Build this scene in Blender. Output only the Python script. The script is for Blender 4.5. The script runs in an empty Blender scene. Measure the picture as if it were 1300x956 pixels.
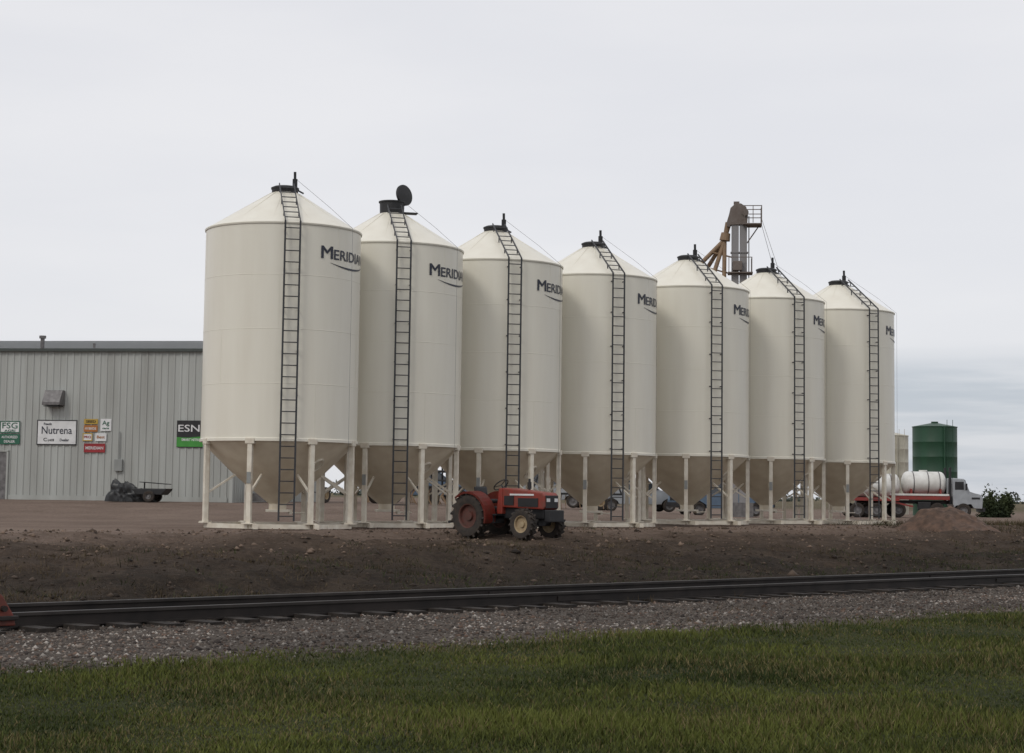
import bpy, bmesh, math, random
import numpy as np
from mathutils import Matrix, Vector
random.seed(4); rng=np.random.default_rng(7)
scene=bpy.context.scene
R=math.radians

# ------------------------------------------------------------ materials
def nt(mat): return mat.node_tree.nodes, mat.node_tree.links
def mat_paint(name,col,rough=0.5,metal=0.0,var=0.12,scale=3.0,bump=0.0,bscale=40,dirt=None,spec=0.5,streak=False):
    m=bpy.data.materials.new(name); m.use_nodes=True
    N,L=nt(m); b=N['Principled BSDF']
    b.inputs['Roughness'].default_value=rough; b.inputs['Metallic'].default_value=metal
    b.inputs['Specular IOR Level'].default_value=spec
    tc=N.new('ShaderNodeTexCoord'); mp=N.new('ShaderNodeMapping'); L.new(tc.outputs['Object'],mp.inputs[0])
    mp.inputs['Scale'].default_value=(1,1,0.12) if streak else (1,1,1)
    no=N.new('ShaderNodeTexNoise'); no.inputs['Scale'].default_value=scale; no.inputs['Detail'].default_value=5
    L.new(mp.outputs[0],no.inputs['Vector'])
    mr=N.new('ShaderNodeMapRange'); mr.inputs[1].default_value=0.3; mr.inputs[2].default_value=0.7
    L.new(no.outputs['Fac'],mr.inputs[0])
    mx=N.new('ShaderNodeMix'); mx.data_type='RGBA'
    d=dirt if dirt else tuple(c*(1-var*1.6) for c in col)
    mx.inputs[6].default_value=(*d,1); mx.inputs[7].default_value=(*col,1)
    if dirt:
        mr.inputs[3].default_value=1-var; mr.inputs[4].default_value=1.0
    L.new(mr.outputs[0],mx.inputs[0]); L.new(mx.outputs[2],b.inputs['Base Color'])
    if bump>0:
        n2=N.new('ShaderNodeTexNoise'); n2.inputs['Scale'].default_value=bscale; n2.inputs['Detail'].default_value=4
        L.new(tc.outputs['Object'],n2.inputs['Vector'])
        bp=N.new('ShaderNodeBump'); bp.inputs['Strength'].default_value=bump; bp.inputs['Distance'].default_value=0.02
        L.new(n2.outputs['Fac'],bp.inputs['Height']); L.new(bp.outputs[0],b.inputs['Normal'])
    return m
def mat_attr(name,rough=0.9):
    m=bpy.data.materials.new(name); m.use_nodes=True
    N,L=nt(m); b=N['Principled BSDF']; b.inputs['Roughness'].default_value=rough
    b.inputs['Specular IOR Level'].default_value=0.2
    a=N.new('ShaderNodeAttribute'); a.attribute_name='Col'
    L.new(a.outputs['Color'],b.inputs['Base Color'])
    return m

M={}
M['cream']=mat_paint('cream_paint',(0.76,0.73,0.635),0.34,dirt=(0.60,0.55,0.45),var=0.32,scale=2.2,streak=True,bump=0.06,bscale=2.2)
M['creamleg']=mat_paint('cream_leg_paint',(0.74,0.70,0.60),0.45,dirt=(0.42,0.33,0.24),var=0.5,scale=5)
M['hopper']=mat_paint('hopper_bounce_tint',(0.72,0.65,0.52),0.38,dirt=(0.50,0.41,0.30),var=0.5,scale=2.5)  # cream made darker and tanner: ground-bounce light on the hopper painted into the colour
M['black']=mat_paint('black_steel',(0.018,0.018,0.02),0.55,var=0.3)
M['ladder']=mat_paint('dark_ladder_steel',(0.045,0.046,0.052),0.5,var=0.3)
M['logo']=mat_paint('logo_vinyl',(0.022,0.026,0.045),0.4)
M['metalwall']=mat_paint('ribbed_wall_paint',(0.42,0.435,0.415),0.5,dirt=(0.26,0.26,0.24),var=0.7,scale=1.2,streak=True)
M['trim']=mat_paint('dark_trim',(0.05,0.06,0.055),0.5)
M['roofm']=mat_paint('roof_metal',(0.20,0.21,0.21),0.4,metal=0.3)
M['galv']=mat_paint('galvanised',(0.20,0.19,0.19),0.5,metal=0.3,var=0.3,scale=6)
M['legcase']=mat_paint('elevator_casing',(0.24,0.235,0.24),0.5,var=0.5,scale=3,dirt=(0.15,0.125,0.11),streak=True)
M['rusttan']=mat_paint('tan_steel',(0.24,0.155,0.085),0.6,var=0.5,scale=5,dirt=(0.12,0.075,0.05))
M['headm']=mat_paint('head_steel',(0.15,0.125,0.11),0.6,var=0.6,scale=4,dirt=(0.09,0.06,0.045))
M['red']=mat_paint('tractor_red',(0.25,0.024,0.014),0.5,dirt=(0.13,0.045,0.028),var=0.8,scale=7)
M['tyre']=mat_paint('tyre_rubber',(0.020,0.018,0.017),0.85,dirt=(0.07,0.05,0.036),var=0.6,scale=9,bump=0.3)
M['rimcream']=mat_paint('rim_cream',(0.38,0.30,0.18),0.6,dirt=(0.2,0.12,0.07),var=0.6,scale=9)
M['rimred']=mat_paint('rim_red',(0.10,0.028,0.02),0.6,dirt=(0.06,0.04,0.03),var=0.7,scale=9)
M['white']=mat_paint('white_poly',(0.70,0.70,0.67),0.45,dirt=(0.42,0.40,0.36),var=0.6,scale=2)
M['whitesign']=mat_paint('sign_white',(0.74,0.74,0.74),0.5)
M['greensign']=mat_paint('sign_green',(0.02,0.12,0.07),0.5)
M['lime']=mat_paint('sign_lime',(0.05,0.28,0.04),0.5)
M['yellow']=mat_paint('sign_yellow',(0.50,0.33,0.05),0.5)
M['orange']=mat_paint('sign_orange',(0.42,0.15,0.03),0.5)
M['signred']=mat_paint('sign_red',(0.32,0.02,0.025),0.5)
M['deckred']=mat_paint('deck_red',(0.28,0.03,0.025),0.5,dirt=(0.14,0.04,0.03),var=.7)
M['gtank']=mat_paint('green_tank_paint',(0.010,0.058,0.026),0.5,var=0.2,scale=1.5,streak=True)
M['beige']=mat_paint('beige_tank_paint',(0.50,0.47,0.38),0.5)
M['glass']=mat_paint('window_glass',(0.02,0.025,0.03),0.08,spec=0.8)
M['bluep']=mat_paint('blue_grey_paint',(0.14,0.20,0.28),0.3,metal=0.3)
M['silverp']=mat_paint('silver_paint',(0.40,0.42,0.44),0.3,metal=0.4)
M['doorm']=mat_paint('door_grey',(0.28,0.29,0.28),0.5)
M['rail']=mat_paint('rail_steel',(0.028,0.021,0.018),0.6,metal=0.3,var=0.4)
M['railtop']=mat_paint('rail_head_worn',(0.05,0.043,0.039),0.5,metal=0.5,var=0.3)
M['tie']=mat_paint('creosote_tie',(0.035,0.026,0.020),0.9,var=0.5,scale=8,bump=0.5)
M['tarp']=mat_paint('black_tarpaulin',(0.020,0.021,0.023),0.4,var=0.4,scale=5,bump=0.5,bscale=6)
M['derail']=mat_paint('derail_red',(0.19,0.035,0.022),0.6,dirt=(0.08,0.03,0.02),var=0.9,scale=10)

# ------------------------------------------------------------ helpers
def empty(name,loc=(0,0,0),rz=0.0):
    e=bpy.data.objects.new(name,None); scene.collection.objects.link(e)
    e.location=loc; e.rotation_euler=(0,0,rz); e.empty_display_size=0.3; return e
def addobj(name,me,parent=None,mat=None,loc=(0,0,0),rot=(0,0,0)):
    o=bpy.data.objects.new(name,me); scene.collection.objects.link(o)
    if mat is not None and len(me.materials)==0: me.materials.append(mat)
    o.location=loc; o.rotation_euler=rot
    if parent: o.parent=parent
    return o
def bm2me(name,bm,mat=None,smooth=False,angle=35):
    bmesh.ops.recalc_face_normals(bm,faces=bm.faces[:])
    me=bpy.data.meshes.new(name); bm.to_mesh(me); bm.free()
    if mat is not None: me.materials.append(mat)
    if smooth:
        me.polygons.foreach_set('use_smooth',[True]*len(me.polygons))
        try: me.set_sharp_from_angle(angle=R(angle))
        except Exception: pass
    return me
def mk(name,bm,mat,parent=None,smooth=False,loc=(0,0,0),rot=(0,0,0)):
    return addobj(name,bm2me(name,bm,mat,smooth),parent,None,loc,rot)
def box(bm,c,s,rot=None,bev=0.0):
    m=Matrix.Translation(Vector(c))@(rot if rot is not None else Matrix.Identity(4))@Matrix.Diagonal((s[0],s[1],s[2],1))
    r=bmesh.ops.create_cube(bm,size=1.0,matrix=m)
    if bev>0:
        es=list({e for v in r['verts'] for e in v.link_edges})
        bmesh.ops.bevel(bm,geom=es,offset=bev,segments=2,affect='EDGES',profile=0.6)
def tube(bm,p1,p2,r,seg=10,r2=None):
    p1=Vector(p1);p2=Vector(p2);d=p2-p1
    q=d.to_track_quat('Z','Y').to_matrix().to_4x4()
    m=Matrix.Translation((p1+p2)/2)@q
    bmesh.ops.create_cone(bm,cap_ends=True,segments=seg,radius1=r,radius2=r if r2 is None else r2,depth=d.length,matrix=m)
def beam(bm,p1,p2,w,h):
    p1=Vector(p1);p2=Vector(p2);d=p2-p1
    q=d.to_track_quat('X','Z').to_matrix().to_4x4()
    box(bm,(p1+p2)/2,(d.length,w,h),q)
def lathe(bm,prof,seg=48,mtx=None,cap0=False,cap1=False):
    rings=[]
    for r,z in prof:
        ring=[]
        for i in range(seg):
            a=2*math.pi*i/seg
            v=Vector((r*math.sin(a),-r*math.cos(a),z))
            if mtx: v=mtx@v
            ring.append(bm.verts.new(v))
        rings.append(ring)
    for a,b in zip(rings[:-1],rings[1:]):
        for i in range(seg):
            j=(i+1)%seg
            bm.faces.new((a[i],a[j],b[j],b[i]))
    if cap0: bm.faces.new(rings[0])
    if cap1: bm.faces.new(rings[-1][::-1])
def prism(bm,pts,y0,y1,bev=0.0):
    a=[bm.verts.new((x,y0,z)) for x,z in pts]; b=[bm.verts.new((x,y1,z)) for x,z in pts]
    n=len(pts); fs=[bm.faces.new(a),bm.faces.new(b[::-1])]
    for i in range(n):
        j=(i+1)%n; fs.append(bm.faces.new((a[j],a[i],b[i],b[j])))
    if bev>0:
        es=list({e for f in fs for e in f.edges})
        bmesh.ops.bevel(bm,geom=es,offset=bev,segments=2,affect='EDGES',profile=0.6)
def text_mesh(s,size,width=None,offset=0.0):
    cu=bpy.data.curves.new('t','FONT'); cu.body=s; cu.size=size; cu.offset=offset; cu.align_x='LEFT'
    cu.fill_mode='FRONT'; cu.resolution_u=3
    o=bpy.data.objects.new('t',cu); scene.collection.objects.link(o)
    dg=bpy.context.evaluated_depsgraph_get(); dg.update()
    me=bpy.data.meshes.new_from_object(o.evaluated_get(dg))
    bpy.data.objects.remove(o); bpy.data.curves.remove(cu)
    co=np.zeros(len(me.vertices)*3); me.vertices.foreach_get('co',co); co=co.reshape(-1,3)
    if len(co):
        co[:,0]-=co[:,0].min()
        if width: co[:,0]*=width/co[:,0].max()
        me.vertices.foreach_set('co',co.ravel())
    me.update(); me.materials.clear(); return me,co
def np_mesh(name,V,F,mat,col=None,smooth=False):
    me=bpy.data.meshes.new(name); k=F.shape[1]
    me.vertices.add(len(V)); me.vertices.foreach_set('co',V.astype(np.float32).ravel())
    me.loops.add(F.size); me.loops.foreach_set('vertex_index',F.astype(np.int32).ravel())
    me.polygons.add(len(F)); me.polygons.foreach_set('loop_start',(np.arange(len(F))*k).astype(np.int32))
    me.update(calc_edges=True); me.validate()
    if col is not None:
        ca=me.color_attributes.new('Col','FLOAT_COLOR','POINT')
        c=np.ones((len(V),4),np.float32); c[:,:3]=col; ca.data.foreach_set('color',c.ravel())
    if smooth: me.polygons.foreach_set('use_smooth',np.ones(len(F),bool))
    me.materials.append(mat); return me

# ------------------------------------------------------------ terrain
PHI=math.atan(2450/2300); T=(math.sin(PHI),math.cos(PHI)); Nn=(-math.cos(PHI),math.sin(PHI))
def sm(a,b,x): 
    t=np.clip((x-a)/(b-a),0,1); return t*t*(3-2*t)
def vn(x,y,seed=0):
    ix=np.floor(x);iy=np.floor(y);fx=x-ix;fy=y-iy
    fx=fx*fx*(3-2*fx);fy=fy*fy*(3-2*fy)
    def h(a,b): 
        v=np.sin(a*127.1+b*311.7+seed*74.7)*43758.5453; return v-np.floor(v)
    return (h(ix,iy)*(1-fx)+h(ix+1,iy)*fx)*(1-fy)+(h(ix,iy+1)*(1-fx)+h(ix+1,iy+1)*fx)*fy
def fbm(x,y,o=4,seed=0):
    r=0;a=.5;f=1.0
    for k in range(o):
        r=r+a*(vn(x*f,y*f,seed+k)-.5)*2; a*=.5; f*=2.03
    return r
def us(x,y): return x*Nn[0]+y*Nn[1], x*T[0]+y*T[1]
UC=20.0
def height(x,y):
    x=np.asarray(x,float);y=np.asarray(y,float)
    u,s=us(x,y)
    z=np.interp(u,[-100,14,17.0,18.2,UC+1.5,UC+2.6,25.0,28.5,31.5,34.5,37,40],[-.66,-.65,-.65,-.625,-.625,-.90,-.98,-.58,-.27,-.10,-.03,0.0])
    near=1-sm(80,140,np.hypot(x,y))
    bank=sm(22.0,24,u)*(1-sm(35,39,u))
    z=z+bank*near*(.24*fbm(s*.40,u*.6,4,3)+.11*fbm(s*2.0,u*2.0,3,9))
    z=z+near*.02*fbm(s*.5,u*.5,3,12)*(1-sm(17.5,18.2,u)*(1-sm(22,22.6,u)))
    z=z+near*.012*fbm(s*2.5,u*2.5,2,15)*sm(15,15.6,u)*(1-sm(18,18.6,u))
    z=z+near*.02*fbm(s*.8,u*.8,3,19)*sm(39,41,u)
    z=z+.52*sm(60,76,y)*(1-sm(-6,14,x))*(1-sm(200,400,y))
    z=z-.10*sm(85,110,y)*sm(5,20,x)
    z=z+.05*sm(60,66,y)*sm(2,8,x)*(1-sm(70,90,y))
    return z
def hz(x,y): return float(height(np.array([x]),np.array([y]))[0])
def geo(a,n,g,st): 
    out=[];v=a;d=st
    for i in range(n): v+=d; d*=g; out.append(v)
    return np.array(out)
ua=np.concatenate([-geo(-4,26,1.35,.8)[::-1],np.arange(4,14,.4),np.arange(14,42,.14),geo(42,46,1.17,.4)])
sa=np.concatenate([-geo(6,34,1.27,.5)[::-1],np.arange(-6,0,.5),np.arange(0,75,.22),geo(75,44,1.18,.4)])
ua=np.unique(ua);sa=np.unique(sa)
S,U=np.meshgrid(sa,ua); X=S*T[0]+U*Nn[0]; Y=S*T[1]+U*Nn[1]; Z=height(X,Y)
V=np.stack([X.ravel(),Y.ravel(),Z.ravel()],1)
nu,ns=len(ua),len(sa); idx=np.arange(nu*ns).reshape(nu,ns)
F=np.stack([idx[:-1,:-1].ravel(),idx[:-1,1:].ravel(),idx[1:,1:].ravel(),idx[1:,:-1].ravel()],1)
u=U.ravel();s=S.ravel()
e1=fbm(s*.35,u*.35,4,21)*.5+fbm(s*1.8,u*1.8,3,22)*.35
g_grass=1-sm(14.6,15.6,u+e1*1.4)
g_ballast=sm(14.7,15.3,u+e1)*(1-sm(21.8,22.8,u+e1))
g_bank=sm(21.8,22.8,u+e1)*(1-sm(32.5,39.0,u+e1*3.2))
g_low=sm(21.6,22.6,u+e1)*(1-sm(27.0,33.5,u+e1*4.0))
far=sm(150,230,np.hypot(X.ravel(),Y.ravel()))
gm=bpy.data.materials.new('ground_surface'); gm.use_nodes=True
N,L=nt(gm); b=N['Principled BSDF']; b.inputs['Roughness'].default_value=.95; b.inputs['Specular IOR Level'].default_value=.15
geo_n=N.new('ShaderNodeNewGeometry')
def attr(n):
    a=N.new('ShaderNodeAttribute'); a.attribute_name=n; return a.outputs['Fac']
def noise(scale,det=4,rough=.65):
    n=N.new('ShaderNodeTexNoise'); n.inputs['Scale'].default_value=scale; n.inputs['Detail'].default_value=det; n.inputs['Roughness'].default_value=rough
    L.new(geo_n.outputs['Position'],n.inputs['Vector']); return n.outputs['Fac']
def ramp(fac,stops):
    r=N.new('ShaderNodeValToRGB'); L.new(fac,r.inputs[0]); e=r.color_ramp.elements
    e[0].position=stops[0][0]; e[0].color=(*stops[0][1],1); e[1].position=stops[-1][0]; e[1].color=(*stops[-1][1],1)
    for p,c in stops[1:-1]:
        k=e.new(p); k.color=(*c,1)
    return r.outputs[0]
def mix(f,a,bb,mode='MIX'):
    m=N.new('ShaderNodeMix'); m.data_type='RGBA'; m.blend_type=mode
    if isinstance(f,float): m.inputs[0].default_value=f
    else: L.new(f,m.inputs[0])
    L.new(a,m.inputs[6]); L.new(bb,m.inputs[7]); return m.outputs[2]
vor=N.new('ShaderNodeTexVoronoi'); vor.inputs['Scale'].default_value=34; L.new(geo_n.outputs['Position'],vor.inputs['Vector'])
vsep=N.new('ShaderNodeSeparateColor'); L.new(vor.outputs['Color'],vsep.inputs[0])
nA=noise(.30,5); nB=noise(7.5); nC=noise(.85,5)
c_pad=mix(.5,ramp(nA,[(.32,(.15,.102,.078)),(.66,(.31,.235,.19))]),ramp(nB,[(.3,(.13,.093,.072)),(.7,(.33,.255,.21))]))
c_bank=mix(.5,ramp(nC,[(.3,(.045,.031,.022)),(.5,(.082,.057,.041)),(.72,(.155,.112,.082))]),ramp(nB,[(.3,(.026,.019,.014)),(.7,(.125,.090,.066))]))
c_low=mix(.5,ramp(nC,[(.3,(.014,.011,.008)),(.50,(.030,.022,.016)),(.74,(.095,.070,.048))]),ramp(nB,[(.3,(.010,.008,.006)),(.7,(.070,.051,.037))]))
c_grav=mix(.5,ramp(vsep.outputs[0],[(0.0,(.038,.031,.027)),(.5,(.095,.080,.068)),(.85,(.16,.137,.118)),(1.0,(.27,.25,.225))]),ramp(nC,[(.3,(.045,.035,.028)),(.7,(.14,.115,.095))]))
c_gr=ramp(nC,[(.3,(.022,.030,.008)),(.7,(.055,.062,.018))])
c_far=ramp(noise(.02),[(.3,(.10,.085,.05)),(.7,(.17,.14,.09))])
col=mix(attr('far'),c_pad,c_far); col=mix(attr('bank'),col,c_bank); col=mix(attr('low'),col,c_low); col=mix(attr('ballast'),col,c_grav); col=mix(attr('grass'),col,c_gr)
L.new(col,b.inputs['Base Color'])
bp=N.new('ShaderNodeBump'); bp.inputs['Strength'].default_value=.9; bp.inputs['Distance'].default_value=.06
ad=N.new('ShaderNodeMath'); ad.operation='ADD'; L.new(noise(12,5,.7),ad.inputs[0]); L.new(vor.outputs['Distance'],ad.inputs[1])
L.new(ad.outputs[0],bp.inputs['Height']); L.new(bp.outputs[0],b.inputs['Normal'])
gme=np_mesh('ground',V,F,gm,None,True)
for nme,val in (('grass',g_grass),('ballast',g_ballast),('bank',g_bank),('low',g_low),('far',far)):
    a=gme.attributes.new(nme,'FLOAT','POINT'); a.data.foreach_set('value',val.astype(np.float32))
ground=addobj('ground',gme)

# ---- grass blades
def blades(name,px,py,h,w,col,mat,lean=.5,pz=None):
    n=len(px); pz=height(px,py)-.01 if pz is None else pz
    a=rng.uniform(0,2*np.pi,n); la=rng.uniform(0,2*np.pi,n); ll=rng.uniform(0,lean,n)*h
    dx=np.cos(a)*w/2; dy=np.sin(a)*w/2
    V=np.zeros((n,3,3)); 
    V[:,0]=np.stack([px-dx,py-dy,pz],1); V[:,1]=np.stack([px+dx,py+dy,pz],1)
    V[:,2]=np.stack([px+np.cos(la)*ll,py+np.sin(la)*ll,pz+h],1)
    F=np.arange(n*3).reshape(-1,3)
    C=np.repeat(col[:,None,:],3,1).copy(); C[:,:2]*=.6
    return addobj(name,np_mesh(name,V.reshape(-1,3),F,mat,C.reshape(-1,3)))
mg=mat_attr('grass_blades',.8)
n=330000
gy=9.5*np.exp(rng.uniform(0,math.log(34/9.5),n)); gx=rng.uniform(-.38,.40,n)*gy
uu,ss=us(gx,gy); ee=fbm(ss*.35,uu*.35,4,21)*.5+fbm(ss*1.8,uu*1.8,3,22)*.35
dens=1-sm(14.2,15.9,uu+ee*1.4); keep=rng.uniform(0,1,n)<dens
gx,gy,uu,ss=gx[keep],gy[keep],uu[keep],ss[keep]; n=len(gx)
t=np.clip(.5+1.1*fbm(gx*.6,gy*.9,4,31)+rng.normal(0,.20,n),0,1)[:,None]
cA=np.array([.032,.046,.010]); cB=np.array([.125,.140,.030]); cc=cA*(1-t)+cB*t
dry=rng.uniform(0,1,n)<.09+.20*(fbm(gx*.5,gy*.5,3,37)>.08); cc[dry]=np.array([.18,.145,.065])*rng.uniform(.6,1.2,(dry.sum(),1))
tall=np.clip(.85+.9*fbm(gx*.7,gy*.7,3,33),.4,1.7)
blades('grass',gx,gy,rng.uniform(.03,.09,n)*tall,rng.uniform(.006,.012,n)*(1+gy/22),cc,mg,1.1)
# ---- weeds on the bank
nt_=11000
ws=rng.uniform(2,95,nt_); wu=rng.uniform(15.2,41,nt_)
pr=np.clip(fbm(ws*.22,wu*.4,3,41)*1.8+.42,0,1)*np.where(wu<18.6,.06,1)*np.where((wu>18.6)&(wu<22.0),.03,1)*np.where(wu>32,np.where(ws>54,1.0,.10),1)*np.where(wu>36,np.where(ws>54,1.0,.2),1)
pr=np.maximum(pr,np.where((ws>55)&(wu>31),.6,0))
k=rng.uniform(0,1,nt_)<pr; ws,wu=ws[k],wu[k]
m_=20; cs=np.repeat(ws,m_)+rng.normal(0,.17,len(ws)*m_); cu_=np.repeat(wu,m_)+rng.normal(0,.17,len(ws)*m_)
wx=cs*T[0]+cu_*Nn[0]; wy=cs*T[1]+cu_*Nn[1]
gb=np.repeat((rng.uniform(0,1,len(ws))<np.where((wu<28.5)&(ws>24),.6,.22)),m_)
tt=rng.uniform(.5,1.3,(len(wx),1))*np.repeat(rng.uniform(.55,1.4,(len(ws),1)),m_,0)
cc=np.where(gb[:,None],np.array([.042,.052,.016])*tt,np.array([.105,.078,.044])*tt)
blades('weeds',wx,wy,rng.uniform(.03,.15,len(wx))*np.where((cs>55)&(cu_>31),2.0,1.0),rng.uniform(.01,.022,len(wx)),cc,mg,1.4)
n=30000; cs=rng.uniform(22,90,n); cu_=22.6+rng.gamma(2.0,1.0,n)
k=rng.uniform(0,1,n)<np.clip(fbm(cs*.15,cu_*.5,3,55)*2+.30,0,1); cs,cu_=cs[k],cu_[k]
wx=cs*T[0]+cu_*Nn[0]; wy=cs*T[1]+cu_*Nn[1]
cc=np.array([.045,.060,.015])*rng.uniform(.6,1.4,(len(wx),1))
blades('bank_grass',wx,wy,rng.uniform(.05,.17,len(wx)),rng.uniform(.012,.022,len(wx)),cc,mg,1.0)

# ---- stones
def stones(name,cs,cu_,size,col):
    n=len(cs); x=cs*T[0]+cu_*Nn[0]; y=cs*T[1]+cu_*Nn[1]; z=height(x,y)
    base=np.array([[1,0,0],[0,1,0],[-1,0,0],[0,-1,0],[0,0,.7],[0,0,-.7]],float)
    V=base[None]*rng.uniform(.55,1.2,(n,6,1))*size[:,None,None]
    a=rng.uniform(0,6.28,n); c,s_=np.cos(a)[:,None],np.sin(a)[:,None]
    V=np.stack([V[:,:,0]*c-V[:,:,1]*s_,V[:,:,0]*s_+V[:,:,1]*c,V[:,:,2]],2)
    V+=np.stack([x,y,z+size*.10],1)[:,None,:]
    f=np.array([[0,1,4],[1,2,4],[2,3,4],[3,0,4],[1,0,5],[2,1,5],[3,2,5],[0,3,5]])
    F=(np.arange(n)[:,None,None]*6+f[None]).reshape(-1,3)
    return addobj(name,np_mesh(name,V.reshape(-1,3),F,mg,np.repeat(col,6,0)))
n=70000; cs=rng.uniform(4,62,n); cu_=np.where(rng.uniform(0,1,n)<.80,rng.uniform(14.9,19.2,n),rng.uniform(19.2,22.4,n))
pal=np.array([[.070,.056,.047],[.12,.098,.082],[.17,.142,.12],[.045,.037,.033],[.27,.245,.22],[.12,.08,.06]])
patch=np.clip(1+.9*fbm(cs*.5,cu_*.9,3,71),.55,1.4)[:,None]
stones('gravel',cs,cu_,rng.gamma(2.5,.0050,n)+.005,pal[rng.integers(0,6,n)]*rng.uniform(.65,1.15,(n,1))*patch)
n=18000; cs=rng.uniform(0,85,n); cu_=rng.uniform(22.5,40,n)
stones('dirt_clods',cs,cu_,rng.gamma(1.6,.015,n)+.010,np.where((cu_<31)[:,None],np.array([.045,.033,.025]),np.array([.10,.072,.054]))*rng.uniform(.35,2.0,(n,1)))

# ------------------------------------------------------------ railway track
def tr(u_,s_,z): return (s_*T[0]+u_*Nn[0],s_*T[1]+u_*Nn[1],z)
ang=math.atan2(T[1],T[0])
trk=empty('railway_track',tr(UC,0,-.625),ang)
bm=bmesh.new()
for sgn in (-1,1):
    yy=sgn*.7525
    for (z0,z1,w) in ((.03,.05,.14),(.05,.155,.02)): 
        box(bm,(80,yy,(z0+z1)/2),(260,w,z1-z0))
    x=-40
    while x<180: box(bm,(x,yy-.018,.10),(.9,.02,.07)); box(bm,(x,yy+.018,.10),(.9,.02,.07)); x+=11.9
mk('rail_webs',bm,M['rail'],trk)
bm=bmesh.new()
for sgn in (-1,1): box(bm,(80,sgn*.7525,.178),(260,.072,.045),bev=.008)
mk('rail_heads',bm,M['railtop'],trk)
bm=bmesh.new(); x=-40
while x<180:
    box(bm,(x,random.uniform(-.06,.06),-.045+random.uniform(-.01,.012)),(.22,2.55,.17),Matrix.Rotation(random.uniform(-.03,.03),4,'Z')); 
    x+=.56+random.uniform(-.02,.02)
mk('ties',bm,M['tie'],trk)
ws_=empty('rail_wheel_stop',tr(UC-.75,10.05,-.45),ang)
bm=bmesh.new()
prism(bm,[(-.75,-.12),(.20,-.12),(.17,.0),(.03,.22),(-.05,.29),(-.10,.28),(-.20,.14),(-.70,-.04)],-.08,.08,.015)
mk('wedge',bm,M['derail'],ws_)
bm=bmesh.new(); box(bm,(-.1,0,-.03),(.62,.26,.05),bev=.01); tube(bm,(.03,-.14,.08),(.03,.14,.08),.035); mk('clamp',bm,M['rail'],ws_)

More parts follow.
